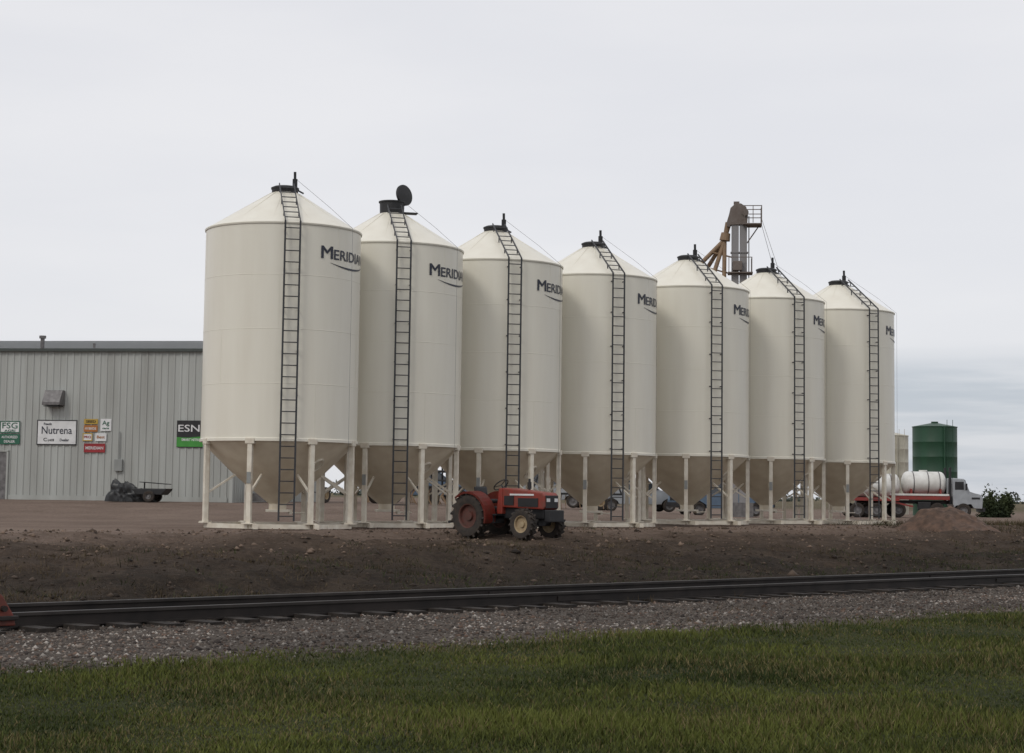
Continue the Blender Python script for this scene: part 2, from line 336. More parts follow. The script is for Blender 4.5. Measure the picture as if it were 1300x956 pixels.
# ------------------------------------------------------------ silos
RS=2.135; ZE=8.15; ZB=2.34; ZT=9.28
def build_silo_meshes():
    D={}
    bm=bmesh.new()
    prof=[(RS-.02,ZB-.02),(RS+.03,ZB-.02),(RS+.03,ZB+.05),(RS,ZB+.07)]
    for zz in (3.85,5.30,6.75):
        prof+= [(RS,zz-.009),(RS+.004,zz-.005),(RS+.004,zz+.005),(RS,zz+.009)]
    prof+=[(RS,ZE-.04),(RS+.025,ZE-.04),(RS+.035,ZE),(RS+.02,ZE+.02)]
    nn=14
    for i in range(1,nn+1):
        f=i/nn; r=RS*(1-f)+.33*f; prof.append((r,ZE+.02+(ZT-ZE-.02)*f))
    prof+=[(.33,ZT+.05)]
    lathe(bm,prof,112)
    D['tank_shell']=bm2me('tank_shell',bm,M['cream'],True,20)
    bm=bmesh.new()
    for i in range(12):
        a=2*math.pi*(i+.5)/12
        p=lambda r,z:(r*math.sin(a),-r*math.cos(a),z)
        beam(bm,p(RS-.03,ZE+.03),p(.38,ZT-.02),.016,.012)
    for i,(z0,z1) in enumerate(((ZB+.1,3.84),(3.87,5.29),(5.32,6.74),(6.77,ZE-.06))):
        for k in range(3):
            a=2*math.pi*(k/3)+i*.8+.35
            x_,y_=(RS)*math.sin(a),-(RS)*math.cos(a)
            box(bm,(x_,y_,(z0+z1)/2),(.010,.008,z1-z0-.01),Matrix.Rotation(a,4,'Z'))
    D['seams']=bm2me('seams',bm,M['cream'])
    bm=bmesh.new()
    lathe(bm,[(RS-.03,ZB),(RS-.06,ZB-.05),(1.2,1.44),(.24,.66),(.24,.50)],80,cap1=True)
    D['hopper']=bm2me('hopper',bm,M['hopper'],True,25)
    bm=bmesh.new()
    box(bm,(0,0,.47),(.62,.50,.07),bev=.01); box(bm,(.34,0,.44),(.08,.3,.12)); tube(bm,(.36,0,.42),(.75,0,.42),.02)
    D['slide_gate']=bm2me('slide_gate',bm,M['creamleg'])
    bm=bmesh.new()
    a=R(38); rr=1.45; nrm=Vector((math.sin(a)*.64,-math.cos(a)*.64,-.77)); c=Vector((rr*math.sin(a),-rr*math.cos(a),1.72))
    q=nrm.to_track_quat('Z','Y').to_matrix().to_4x4()
    m_=Matrix.Translation(c+nrm*.02)@q
    lathe(bm,[(.24,-.05),(.24,.04),(.19,.04),(.18,.02),(0.001,.03)],28,m_@Matrix.Diagonal((.8,1.15,1,1)))
    D['manhole']=bm2me('manhole',bm,M['creamleg'],True)
    bm=bmesh.new(); pts=[]
    for k in range(8):
        a=R(-4+22.5+45*k); rr=RS-.03
        x_,y_=rr*math.sin(a),-rr*math.cos(a); pts.append((x_,y_))
        rot=Matrix.Rotation(a,4,'Z')
        box(bm,(x_,y_,(ZB-.05+.13)/2),(.13,.13,ZB-.05-.13),rot,bev=.012)
        box(bm,(x_,y_,ZB-.02),(.26,.17,.16),rot,bev=.02)
        box(bm,(x_,y_,.145),(.30,.26,.03),rot)
    for k in range(8):
        p,q_=pts[k],pts[(k+1)%8]
        beam(bm,(p[0]*.995,p[1]*.995,.07),(q_[0]*.995,q_[1]*.995,.07),.10,.12)
        beam(bm,(p[0]*.97,p[1]*.97,.95),(p[0]*.60,p[1]*.60,1.44),.05,.05)
    for o_ in (-.8,.8): box(bm,(o_,0,.075),(.12,4.9,.135)); 
    D['legs']=bm2me('legs',bm,M['creamleg'])
    bm=bmesh.new(); a=R(-4-22.5); x_,y_=(RS+.045)*math.sin(a),-(RS+.045)*math.cos(a)
    box(bm,(x_,y_,1.35),(.11,.012,.30),Matrix.Rotation(a,4,'Z')); D['leg_label']=bm2me('leg_label',bm,M['doorm'])
    bm=bmesh.new(); yl=-(RS+.16); hw=.20
    for sx in (-hw,hw):
        beam(bm,(sx,yl,.22),(sx,yl,ZE+.02),.026,.048)
        beam(bm,(sx,yl,ZE+.02),(sx,-.38,ZT+.19),.026,.045)
        for zz in (2.5,3.6,4.7,5.8,6.9,7.9): beam(bm,(sx,yl,zz),(sx,-RS,zz),.018,.035)
        for f in (.25,.6,.92):
            yy=yl*(1-f)-.38*f; zz=ZE+.02+(ZT+.17-ZE)*f
            beam(bm,(sx,yy,zz),(sx,yy,zz-.17),.02,.03)
    z=.35
    while z<ZE: tube(bm,(-hw,yl,z),(hw,yl,z),.015,6); z+=.305
    f=.09
    while f<1: 
        yy=yl*(1-f)-.38*f; zz=ZE+.02+(ZT+.17-ZE)*f; tube(bm,(-hw,yy,zz),(hw,yy,zz),.014,6); f+=.135
    D['ladder']=bm2me('ladder',bm,M['ladder'])
    me1,c1=text_mesh('M',.50,.36,0.0); me1b,c1b=text_mesh('M',.50,.36,0.0); me2,c2=text_mesh('ERIDIAN',.385,1.66,.005)
    for me_,c_,x0,dr in ((me1,c1,0.0,.014),(me1b,c1b,.022,.0165),(me2,c2,.42,.014)):
        th=R(22)+(c_[:,0]+x0)/RS; rr=RS+dr
        co=np.stack([rr*np.sin(th),-rr*np.cos(th),7.24+c_[:,1]],1); me_.vertices.foreach_set('co',co.ravel()); me_.update()
        me_.materials.append(M['logo'])
    D['logo_initial']=me1; D['logo_initial_bold']=me1b; D['logo_text']=me2
    bm=bmesh.new(); prev=None; nn=40
    for i in range(nn+1):
        f=i/nn; xx=.30+1.86*f; th=R(22)+xx/RS; zc=7.17-.17*math.sin(math.pi*min(1,f*.96+.04))**.8+.04*f; w=.005+.035*math.sin(math.pi*f)
        rr=RS+.012
        cur=[bm.verts.new((rr*math.sin(th),-rr*math.cos(th),zc+w)),bm.verts.new((rr*math.sin(th),-rr*math.cos(th),zc-w*.3))]
        if prev: bm.faces.new((prev[0],cur[0],cur[1],prev[1]))
        prev=cur
    D['logo_swoosh']=bm2me('logo_swoosh',bm,M['logo'])
    bm=bmesh.new()
    lathe(bm,[(.36,ZT-.02),(.37,ZT+.08),(.39,ZT+.09),(.39,ZT+.13),(.30,ZT+.17),(.02,ZT+.19)],32,cap1=True)
    beam(bm,(.27,0,ZT+.10),(.27,0,ZT+.40),.08,.13); beam(bm,(.27,0,ZT+.38),(.265,0,ZT+.60),.05,.07)
    beam(bm,(.36,0,ZT+.08),(.52,0,ZT+.0),.04,.04)
    D['lid']=bm2me('lid',bm,M['black'])
    bm=bmesh.new()
    lathe(bm,[(.36,ZT-.02),(.37,ZT+.30),(.40,ZT+.31),(.40,ZT+.35),(.34,ZT+.35),(.33,ZT+.05)],32)
    box(bm,(.45,0,ZT+.02),(.62,.30,.035)); beam(bm,(.36,0,ZT+.25),(.40,-.0,ZT+.42),.06,.05)
    mt=Matrix.Translation((.34,-.08,ZT+.55))@Matrix.Rotation(R(35),4,'Z')@Matrix.Rotation(R(82),4,'X')
    lathe(bm,[(.001,-.03),(.29,-.03),(.32,-.015),(.32,.03),(.30,.05),(.001,.07)],32,mt)
    D['open_lid']=bm2me('open_lid',bm,M['black'])
    bm=bmesh.new()
    tube(bm,(.30,0,ZT+.40),(1.15,-.95,ZE+.62),.005,5); tube(bm,(1.15,-.95,ZE+.62),(1.72,-1.42,ZE-.0),.005,5); tube(bm,(1.72,-1.42,ZE),(1.72,-1.42,1.5),.004,5)
    D['lid_cable']=bm2me('lid_cable',bm,M['galv'])
    return D
SD=build_silo_meshes()
xs=[-6.37,-3.625,-.568,2.67,6.20,9.45,12.75]; ys=[49.9,53.45,56.8,60.2,63.7,67.1,70.5]; rot=[13,13,16,19,20,23,25]
for i in range(7):
    e=empty('grain_silo',(xs[i],ys[i],hz(xs[i],ys[i])+.01),R(rot[i]))
    for k,me in SD.items():
        if k=='lid' and i==1: continue
        if k=='open_lid' and i!=1: continue
        addobj(k,me,e)

# ------------------------------------------------------------ building
WZ=.50
bl=empty('metal_warehouse',(-11.9,77.5,WZ),math.atan2(-.148,.989))
HB=6.52; LW=46; DP=15
bm=bmesh.new()
def ribwall(bm,p0,d,nrm,length,h0,hf):
    pts=[]; t=0; 
    while t<length:
        for (dt,o) in ((0,0),(.16,0),(.185,.035),(.255,.035),(.28,0)): 
            if t+dt<=length: pts.append((t+dt,o))
        t+=.305
    pts.append((length,0))
    prev=None
    for (t,o) in pts:
        q=Vector(p0)+Vector(d)*t+Vector(nrm)*o
        cur=(bm.verts.new((q.x,q.y,h0)),bm.verts.new((q.x,q.y,hf(t))))
        if prev: bm.faces.new((prev[0],cur[0],cur[1],prev[1]))
        prev=cur
ribwall(bm,(0,0,0),(-1,0,0),(0,-1,0),LW,-.4,lambda t:HB)
gab=lambda t:HB+1.0*(1-abs(t-DP/2)/(DP/2))
ribwall(bm,(0,0,0),(0,1,0),(1,0,0),DP,-.4,gab)
ribwall(bm,(-LW,0,0),(0,1,0),(-1,0,0),DP,-.4,gab)
ribwall(bm,(0,DP,0),(-1,0,0),(0,1,0),LW,-.4,lambda t:HB)
mk('walls',bm,M['metalwall'],bl)
bm=bmesh.new()
for sg in (0,1):
    y0=-.10 if sg==0 else DP+.10
    vs=[bm.verts.new(p) for p in ((.15,y0,HB+.01),(-LW-.15,y0,HB+.01),(-LW-.15,DP/2,HB+1.05),(.15,DP/2,HB+1.05))]
    bm.faces.new(vs)
bmesh.ops.solidify(bm,geom=bm.faces[:],thickness=.04)
mk('roof',bm,M['roofm'],bl)
bm=bmesh.new()
box(bm,(-LW/2,-.145,HB+.0),(LW+.3,.05,.13)); mk('eave_trim',bm,M['trim'],bl)
bm=bmesh.new()
for xx in (0.03,-LW-.03): box(bm,(xx,-.05,HB/2-.1),(.14,.14,HB-.2))
box(bm,(-LW/2,-.045,.12),(LW-.3,.03,.20)); mk('corner_trim',bm,M['metalwall'],bl)
bm=bmesh.new()
tube(bm,(-9.1,1.0,HB),(-9.1,1.0,HB+.62),.09); tube(bm,(-9.1,1.0,HB+.60),(-9.1,1.0,HB+.72),.15)
tube(bm,(-6.9,1.5,HB),(-6.9,1.5,HB+.42),.06); mk('roof_vents',bm,M['galv'],bl)
bm=bmesh.new()
prism(bm,[(-.02,0),(.62,0),(.62,.14),(.30,.66),(-.02,.66)],-.4,.4,.015)
mk('exhaust_hood',bm,M['galv'],bl,loc=(-7.95,0.0,4.1),rot=(0,0,-math.pi/2))
bm=bmesh.new(); box(bm,(0,-.33,-.02),(.7,.5,.03)); mk('exhaust_louvre',bm,M['black'],bl,loc=(-7.95,0,4.08))
bm=bmesh.new(); box(bm,(-10.6,-.05,1.0),(1.0,.08,2.1),bev=.01); mk('door',bm,M['galv'],bl)
bm=bmesh.new()
for a,c in (((-11.15,-.06,1.03),(.08,.12,2.16)),((-10.05,-.06,1.03),(.08,.12,2.16)),((-10.6,-.06,2.12),(1.18,.12,.08))): box(bm,a,c)
mk('door_frame',bm,M['metalwall'],bl)
bm=bmesh.new(); box(bm,(-14.5,-.05,1.75),(4,.08,3.5)); mk('overhead_door',bm,M['doorm'],bl)
bm=bmesh.new(); box(bm,(-1.2,-.10,3.2),(.09,.09,6.3)); mk('downspout',bm,M['metalwall'],bl)
bm=bmesh.new(); box(bm,(-5.0,-.10,1.55),(.35,.14,.5),bev=.01); tube(bm,(-5.0,-.08,1.8),(-5.0,-.08,3.0),.025); mk('electrical_box',bm,M['doorm'],bl)
def wallsign(name,d,z,w,h,mat,lines=(),border=None,shape='rect'):
    e=empty(name)
    base=Matrix.Translation((-11.9,77.5,0))@Matrix.Rotation(math.atan2(-.148,.989),4,'Z')
    p=base@Vector((-d,-.055,z)); e.location=p; e.rotation_euler=(0,0,math.atan2(-.148,.989))
    bm=bmesh.new()
    if shape=='disc': lathe(bm,[(.001,-.0),(w/2,0),(w/2,.02),(.001,.02)],8,Matrix.Rotation(R(90),4,'X')@Matrix.Rotation(R(22.5),4,'Z'))
    else: box(bm,(0,0,0),(w,.03,h))
    mk('panel',bm,mat,e)
    if border:
        bm=bmesh.new(); t=.04
        for c,s_ in (((0,-.018,h/2-t/2),(w,.012,t)),((0,-.018,-h/2+t/2),(w,.012,t)),((-w/2+t/2,-.018,0),(t,.012,h-2*t)),((w/2-t/2,-.018,0),(t,.012,h-2*t))): box(bm,c,s_)
        mk('border',bm,border,e)
    for (s_,size,wid,ox,oz,m_) in lines:
        me_,c_=text_mesh(s_,size,wid,.003)
        me_.materials.append(m_); addobj('lettering',me_,e,None,(ox,-.026 if shape=='rect' else -.03,oz),(R(90),0,0))
    return e
wallsign('dealer_sign',10.0,3.66,.92,.52,M['whitesign'],[('FSG',.36,.70,-.35,-.06,M['greensign']),('AGRI',.14,.5,-.25,-.21,M['greensign'])],M['greensign'])
wallsign('dealer_sign',10.0,3.13,.92,.44,M['greensign'],[('AUTHORIZED',.15,.74,-.37,.04,M['whitesign']),('DEALER',.15,.5,-.25,-.15,M['whitesign'])])
wallsign('feed_sign',7.85,3.44,1.82,1.08,M['whitesign'],[('Nutrena',.46,1.38,-.69,-.06,M['logo']),('Feeds',.14,.36,-.60,.32,M['logo']),('Dealer',.16,.42,.15,-.38,M['logo']),('C',.2,.16,-.6,-.38,M['black']),('gill',.14,.3,-.42,-.38,M['black'])],M['black'])
wallsign('small_sign',6.32,3.92,.62,.22,M['yellow'],[('SEED',.15,.45,-.22,-.05,M['black'])])
wallsign('small_sign',6.32,3.62,.62,.28,M['orange'],[('HYBRIDS',.14,.5,-.25,-.05,M['whitesign'])])
wallsign('small_sign',5.64,3.78,.48,.52,M['whitesign'],[('Ag',.26,.32,-.16,.0,M['greensign']),('care',.12,.3,-.15,-.18,M['greensign'])])
wallsign('small_sign',6.45,3.25,.44,.34,M['whitesign'],[('PRO',.15,.32,-.16,-.05,M['signred'])],M['yellow'])
wallsign('small_sign',5.85,3.25,.50,.34,M['whitesign'],[('Best',.17,.36,-.18,-.05,M['orange'])])
wallsign('bin_dealer_sign',6.12,2.78,.95,.38,M['signred'],[('MERIDIAN',.18,.80,-.40,-.06,M['whitesign'])],M['signred'])
fs=wallsign('fertilizer_sign',1.62,3.42,1.65,1.15,M['black'],[('ESN',.42,.95,-.76,.10,M['whitesign']),('SMART NITROGEN',.15,1.1,-.6,-.30,M['whitesign'])])
bm=bmesh.new()
prism(bm,[(-.82,-.55),(.82,-.55),(.82,.05),(.3,-.10),(-.3,-.16),(-.82,-.14)],-.024,-.017); mk('green_band',bm,M['lime'],fs)
wallsign('stop_sign',10.42,2.18,.52,.52,M['signred'],[('STOP',.15,.36,-.18,-.05,M['whitesign'])],None,'disc')

# ------------------------------------------------------------ wheels / tractor
def wheel(parent,loc,r,w,tm,rm,lugs=0,rimr=.55,name='wheel'):
    bm=bmesh.new(); rot=Matrix.Rotation(R(90),4,'X'); h=w/2
    lathe(bm,[(r*rimr,-h*.8),(r*.72,-h),(r*.92,-h*.92),(r*.975,-h*.55),(r*.985,0),(r*.975,h*.55),(r*.92,h*.92),(r*.72,h),(r*rimr,h*.8)],40,rot)
    if lugs:
        for i in range(lugs):
            for sg in (-1,1):
                a=2*math.pi*(i+(.5 if sg>0 else 0))/lugs
                m_=Matrix.Rotation(-a,4,'Y')@Matrix.Translation((0,sg*h*.48,r*.99))@Matrix.Rotation(sg*R(38),4,'Z')
                bmesh.ops.create_cube(bm,size=1,matrix=m_@Matrix.Diagonal((.045*r/.5,h*1.15,.06*r/.5,1)))
    mk(name+'_tyre',bm,tm,parent,True,loc)
    bm=bmesh.new()
    lathe(bm,[(r*rimr*1.02,-h*.86),(r*rimr*.93,-h*.80),(r*rimr*.85,-h*.3),(r*.22,-h*.25),(r*.2,-h*.6),(.001,-h*.62)],32,rot)
    lathe(bm,[(r*rimr*1.02,h*.86),(r*rimr*.93,h*.80),(r*rimr*.85,h*.3),(r*.22,h*.25),(r*.2,h*.6),(.001,h*.62)],32,rot)
    mk(name+'_rim',bm,rm,parent,True,loc)
tx,ty=-.10,47.8
tc_=empty('farm_tractor',(tx,ty,hz(tx,ty)-.02),R(-42)); tc_.scale=(1.1,1.1,1.1)
ox=-.62
for sg in (-1,1):
    wheel(tc_,(ox,sg*.56,.52),.52,.30,M['tyre'],M['rimred'],18,.55,'rear_wheel')
    wheel(tc_,(ox+1.62,sg*.50,.355),.355,.22,M['tyre'],M['rimcream'],16,.56,'front_wheel')
bm=bmesh.new(); prism(bm,[(ox+.72,.74),(ox+2.02,.70),(ox+2.06,.76),(ox+2.05,1.02),(ox+1.98,1.09),(ox+.72,1.20)],-.255,.255,.03); mk('hood',bm,M['red'],tc_)
bm=bmesh.new(); box(bm,(ox+2.055,0,.88),(.03,.43,.30),bev=.01)
for sg in (-1,1): box(bm,(ox+1.55,sg*.262,.86),(.62,.02,.20)); box(bm,(ox+.95,sg*.262,.90),(.30,.02,.22))
mk('grille',bm,M['black'],tc_)
bm=bmesh.new()
for sg in (-1,1):
    box(bm,(ox+2.075,sg*.14,.92),(.015,.11,.08)); box(bm,(ox+1.35,sg*.262,1.04),(.75,.012,.04))
mk('headlights_and_decals',bm,M['whitesign'],tc_)
bm=bmesh.new()
box(bm,(ox+1.0,0,.60),(1.9,.30,.26),bev=.03); box(bm,(ox+.05,0,.55),(.7,.42,.40),bev=.05)
tube(bm,(ox,-.5,.52),(ox,.5,.52),.09); tube(bm,(ox+1.62,-.45,.37),(ox+1.62,.45,.37),.06)
box(bm,(ox+1.62,0,.42),(.3,.25,.2)); box(bm,(ox+2.14,0,.55),(.18,.50,.28),bev=.02)
box(bm,(ox+.45,0,.56),(.55,.95,.035)); box(bm,(ox+.62,-.42,.38),(.22,.16,.02)); beam(bm,(ox+.62,-.44,.39),(ox+.62,-.44,.56),.03,.02)
for sg in (-1,1):
    beam(bm,(ox-.3,sg*.2,.45),(ox-.95,sg*.33,.36),.05,.06); beam(bm,(ox-.3,sg*.14,.85),(ox-.75,sg*.30,.42),.03,.03)
beam(bm,(ox-.3,0,.80),(ox-.85,0,.70),.04,.04); beam(bm,(ox-.95,-.34,.36),(ox-.95,.34,.36),.04,.04)
tube(bm,(ox+1.2,.18,1.1),(ox+1.2,.18,1.42),.03); tube(bm,(ox+1.2,.18,1.18),(ox+1.2,.18,1.34),.05)
mk('chassis',bm,M['black'],tc_)
bm=bmesh.new()
for sg in (-1,1):
    pv=None
    for i in range(15):
        a=R(-12+i*142/14); rr=.62
        x_=ox+rr*math.cos(a); z_=.50+rr*math.sin(a)
        yi,yo=sg*.36,sg*.72
        cur=[bm.verts.new((x_,yi,z_)),bm.verts.new((x_,yo,z_-.02)),bm.verts.new((ox+(rr-.05)*math.cos(a),yo,.48+(rr-.05)*math.sin(a))),bm.verts.new((ox+.25*math.cos(a),yi,.55+.15*math.sin(a)))]
        if pv:
            for k in range(2): bm.faces.new((pv[k],pv[k+1],cur[k+1],cur[k]))
            bm.faces.new((pv[0],cur[0],cur[3],pv[3]))
        pv=cur
bmesh.ops.solidify(bm,geom=bm.faces[:],thickness=.012)
prism(bm,[(ox+.55,.58),(ox+.74,.58),(ox+.74,1.19),(ox+.62,1.19)],-.27,.27,.02)
mk('fenders_and_dash',bm,M['red'],tc_)
bm=bmesh.new()
box(bm,(ox+.0,0,.88),(.42,.42,.10),bev=.04); box(bm,(ox-.20,0,1.06),(.09,.40,.34),Matrix.Rotation(R(-10),4,'Y'),bev=.04); box(bm,(ox,0,.78),(.2,.2,.16))
tube(bm,(ox+.62,0,1.1),(ox+.46,0,1.26),.022)
mt=Matrix.Translation((ox+.45,0,1.27))@Matrix.Rotation(R(-40),4,'Y')
rg=[]
for i in range(24):
    a=2*math.pi*i/24; rg.append(mt@Vector((.19*math.cos(a),.19*math.sin(a),0)))
for i in range(24): tube(bm,rg[i],rg[(i+1)%24],.014,6)
for i in (0,8,16): tube(bm,mt@Vector((0,0,-.01)),rg[i],.010,5)
for sg in (-1,1): tube(bm,(ox+.1,sg*.27,.7),(ox+.14,sg*.27,1.05),.012,5)
mk('seat_and_steering',bm,M['black'],tc_)

# ------------------------------------------------------------ pickups behind
def pickup(loc,rz,paint,name='pickup_truck'):
    e=empty(name,(loc[0],loc[1],hz(*loc)),rz)
    for xx in (-1.65,1.75):
        for sg in (-1,1): wheel(e,(xx,sg*.82,.38),.38,.26,M['tyre'],M['galv'],0,.6)
    bm=bmesh.new()
    prism(bm,[(-2.7,.50),(-2.1,.42),(-2.05,.62),(-1.65,.84),(-1.25,.62),(-1.2,.42),(1.28,.42),(1.35,.64),(1.75,.86),(2.15,.64),(2.2,.42),(2.75,.48),(2.78,.85),(2.7,1.08),(1.25,1.20),(-.95,1.20),(-.95,1.22),(-2.72,1.22)],-.95,.95,.03)
    mk('body',bm,paint,e)
    bm=bmesh.new()
    vs=[(1.20,1.19),(.45,1.82),(-.80,1.85),(-.95,1.19)]
    a=[bm.verts.new((x,-.88 if z<1.3 else -.70,z)) for x,z in vs]; b_=[bm.verts.new((x,.88 if z<1.3 else .70,z)) for x,z in vs]
    bm.faces.new(a); bm.faces.new(b_[::-1])
    for i in range(4): bm.faces.new((a[(i+1)%4],a[i],b_[i],b_[(i+1)%4]))
    mk('cab_windows',bm,M['glass'],e)
    bm=bmesh.new(); box(bm,(-.18,0,1.855),(1.2,1.38,.05),bev=.02)
    for sg in (-1,1):
        beam(bm,(1.22,sg*.885,1.18),(.45,sg*.71,1.84),.05,.05); beam(bm,(-.97,sg*.885,1.18),(-.80,sg*.71,1.86),.06,.06); beam(bm,(.1,sg*.89,1.19),(.08,sg*.71,1.84),.05,.06)
    mk('cab_roof',bm,paint,e)
    bm=bmesh.new(); box(bm,(-1.85,0,1.224),(1.6,1.6,.01)); box(bm,(2.80,0,.62),(.12,1.8,.22),bev=.02); box(bm,(2.775,0,.92),(.03,1.2,.2)); box(bm,(-2.78,0,.58),(.12,1.7,.18)); mk('trim',bm,M['black'],e)
    return e
pickup((-4.6,94),R(20),M['bluep']); pickup((1.9,97),R(168),M['silverp']); pickup((6.9,101),R(15),M['silverp']); pickup((11.5,99),R(-160),M['bluep'])
def implement(loc,rz):
    e=empty('field_cultivator',(loc[0],loc[1],hz(*loc)),rz)
    for xx in (-1.4,1.4): wheel(e,(xx,0,.4),.4,.25,M['tyre'],M['rimcream'],0,.55)
    bm=bmesh.new()
    for yy in (-.8,0,.8): beam(bm,(-2.4,yy,.8),(2.4,yy,.8),.1,.1)
    for xx in (-2.2,-1.1,0,1.1,2.2): beam(bm,(xx,-.8,.8),(xx,.8,.8),.08,.08)
    beam(bm,(0,-.8,.8),(0,-2.8,.5),.12,.12)
    for sg in (-1,1):
        beam(bm,(sg*2.3,-.8,.85),(sg*1.6,-.6,2.6),.08,.08); beam(bm,(sg*2.3,.8,.85),(sg*1.6,.6,2.6),.08,.08)
        for k in range(4): beam(bm,(sg*(2.25-.18*k),-.75+.03*k,1.1+.4*k),(sg*(2.25-.18*k),.75-.03*k,1.1+.4*k),.06,.06)
    mk('frame',bm,M['black'],e)
    bm=bmesh.new()
    for k in range(12):
        xx=-2.2+.4*k; yy=(-.8,0,.8)[k%3]
        beam(bm,(xx,yy,.8),(xx,yy+.25,.45),.03,.05); beam(bm,(xx,yy+.25,.45),(xx,yy,.05),.03,.05)
    mk('shanks',bm,M['rusttan'],e)
implement((-5.0,84),R(35)); implement((3.2,92),R(10)); implement((-2.9,80),R(75))
e=empty('grain_auger',(-9.2,82,hz(-9.2,82)),R(65))
bm=bmesh.new(); tube(bm,(-3.6,0,.3),(3.6,0,2.4),.14,14); tube(bm,(3.5,0,2.35),(3.6,0,1.9),.16,12); mk('auger_tube',bm,M['greensign'],e)
bm=bmesh.new(); 
for sg in (-1,1): beam(bm,(0,sg*.9,.4),(.6,0,1.45),.07,.07); beam(bm,(0,sg*.9,.4),(-2.0,0,.75),.06,.06)
box(bm,(-3.6,0,.22),(.8,.7,.35)); mk('undercarriage',bm,M['galv'],e)
for sg in (-1,1): wheel(e,(0,sg*1.0,.36),.36,.2,M['tyre'],M['rimcream'],0,.55)

# tarp-covered trailer by the building
e=empty('tarp_covered_trailer',(-15.1,74.6,hz(-15.1,74.6)),R(-4))
bm=bmesh.new(); prism(bm,[(-.1,.30),(.95,.30),(1.1,.52),(1.18,.56),(-.3,.56)],-.55,.55,.03); box(bm,(.55,0,.78),(1.1,.9,.03),Matrix.Rotation(R(4),4,'Y')); beam(bm,(.1,0,.56),(.1,0,.80),.05,.05); beam(bm,(-.3,0,.38),(-1.2,0,.30),.07,.07); mk('tub',bm,M['black'],e)
for sg in (-1,1): wheel(e,(.45,sg*.62,.24),.24,.16,M['tyre'],M['galv'],0,.45)
bm=bmesh.new(); bmesh.ops.create_icosphere(bm,subdivisions=5,radius=1)
for v in bm.verts:
    p=v.co; nx=np.array([p.x*2.1+p.z*1.3]); ny=np.array([p.y*2.1+7+p.z])
    k=1+.55*float(fbm(nx,ny,4,5)[0])
    top=max(0,p.z); fold=.10*math.sin(p.x*9+p.y*5+3*p.z)
    bx=p.x*.74*k-.42; by=p.y*.55*k
    zz=(.62-.35*(p.x+.15))*top**.6*k+fold*top+.22*max(0,-(p.x))*top
    v.co=Vector((bx+(.10*(1-top) if p.x>0 else -.14*(1-top)),by,max(.015,zz)))
mk('tarpaulin',bm,M['tarp'],e,True)

# ------------------------------------------------------------ bucket elevator
EX,EY=11.9,95
e=empty('bucket_elevator',(EX,EY,hz(EX,EY)),R(-6))
H=15.4
bm=bmesh.new()
box(bm,(-.17,0,H/2),(.38,.46,H)); box(bm,(.26,0,H/2),(.38,.44,H))
z=.6
while z<H: box(bm,(.05,0,z),(.92,.56,.05)); z+=1.9
tube(bm,(.56,.3,0),(.56,.3,H+.5),.03)
mk('leg_casing',bm,M['legcase'],e)
bm=bmesh.new()
prism(bm,[(-.42,H-.02),(.46,H-.02),(.50,H+.55),(.40,H+.92),(.12,H+1.10),(-.18,H+1.08),(-.42,H+.86),(-.50,H+.5),(-.62,H+.1),(-.60,H-.15),(-.44,H-.15)],-.30,.30,.02)
box(bm,(.30,.42,H+.62),(.42,.4,.36),bev=.03); tube(bm,(.35,-.32,H+.6),(.35,-.42,H+.6),.18,16)
box(bm,(-.1,0,H+1.16),(.3,.3,.12))
mk('head_section',bm,M['headm'],e)
bm=bmesh.new()
box(bm,(.72,-.1,H-.05),(1.0,1.3,.06)); 
for zz in (.45,.9):
    for a_,b_ in (((.3,-.75),(1.2,-.75)),((1.2,-.75),(1.2,.55)),((.3,.55),(1.2,.55))): beam(bm,(*a_,H+zz),(*b_,H+zz),.04,.04)
for p in ((.3,-.75),(.75,-.75),(1.2,-.75),(1.2,-.1),(1.2,.55),(.3,.55)): beam(bm,(*p,H),(*p,H+.92),.04,.04)
beam(bm,(1.1,-.1,H-.05),(.45,-.1,H-1.0),.06,.06)
box(bm,(.1,0,H-2.6),(1.3,1.1,.06)); box(bm,(-.05,-.42,H-2.25),(.5,.35,.5),bev=.03)
for p in ((-.5,-.55),(.7,-.55),(.7,.55)): beam(bm,(*p,H-2.6),(*p,H-1.8),.04,.04)
beam(bm,(-.5,-.55,H-1.8),(.7,-.55,H-1.8),.04,.04); beam(bm,(.7,.55,H-1.8),(.7,-.55,H-1.8),.04,.04)
mk('platforms',bm,M['headm'],e)
bm=bmesh.new()
tube(bm,(-.52,0,H+.1),(-.66,0,H-.5),.17,12,.13); tube(bm,(-.66,0,H-.45),(-.72,0,H-.85),.24,14,.28)
SP=[(-2.35,-.3,H-2.5),(-2.0,.3,H-2.9),(-1.45,-.5,H-3.2),(-.75,-.5,H-3.4)]
for q in SP: tube(bm,(-.72,0,H-.8),q,.115,10)
for q,q2 in zip(SP,((-6.1,-2,H-8),(-7.0,1,H-9),(-2.8,-2.5,H-10),(-.3,-3,H-10))): tube(bm,q,q2,.115,10)
beam(bm,(-2.1,-.3,H-2.2),(-.1,0,H-2.7),.07,.07); beam(bm,(-1.4,-.3,H-1.5),(-.1,0,H-1.8),.07,.07)
mk('spouts',bm,M['rusttan'],e)
bm=bmesh.new(); tube(bm,(1.2,.5,H+.2),(6,9,-0),.012,4); tube(bm,(1.2,-.7,H+.2),(6,-4,0),.012,4); box(bm,(0,0,.3),(1.6,1.0,.9)); mk('guy_wires_and_boot',bm,M['galv'],e)

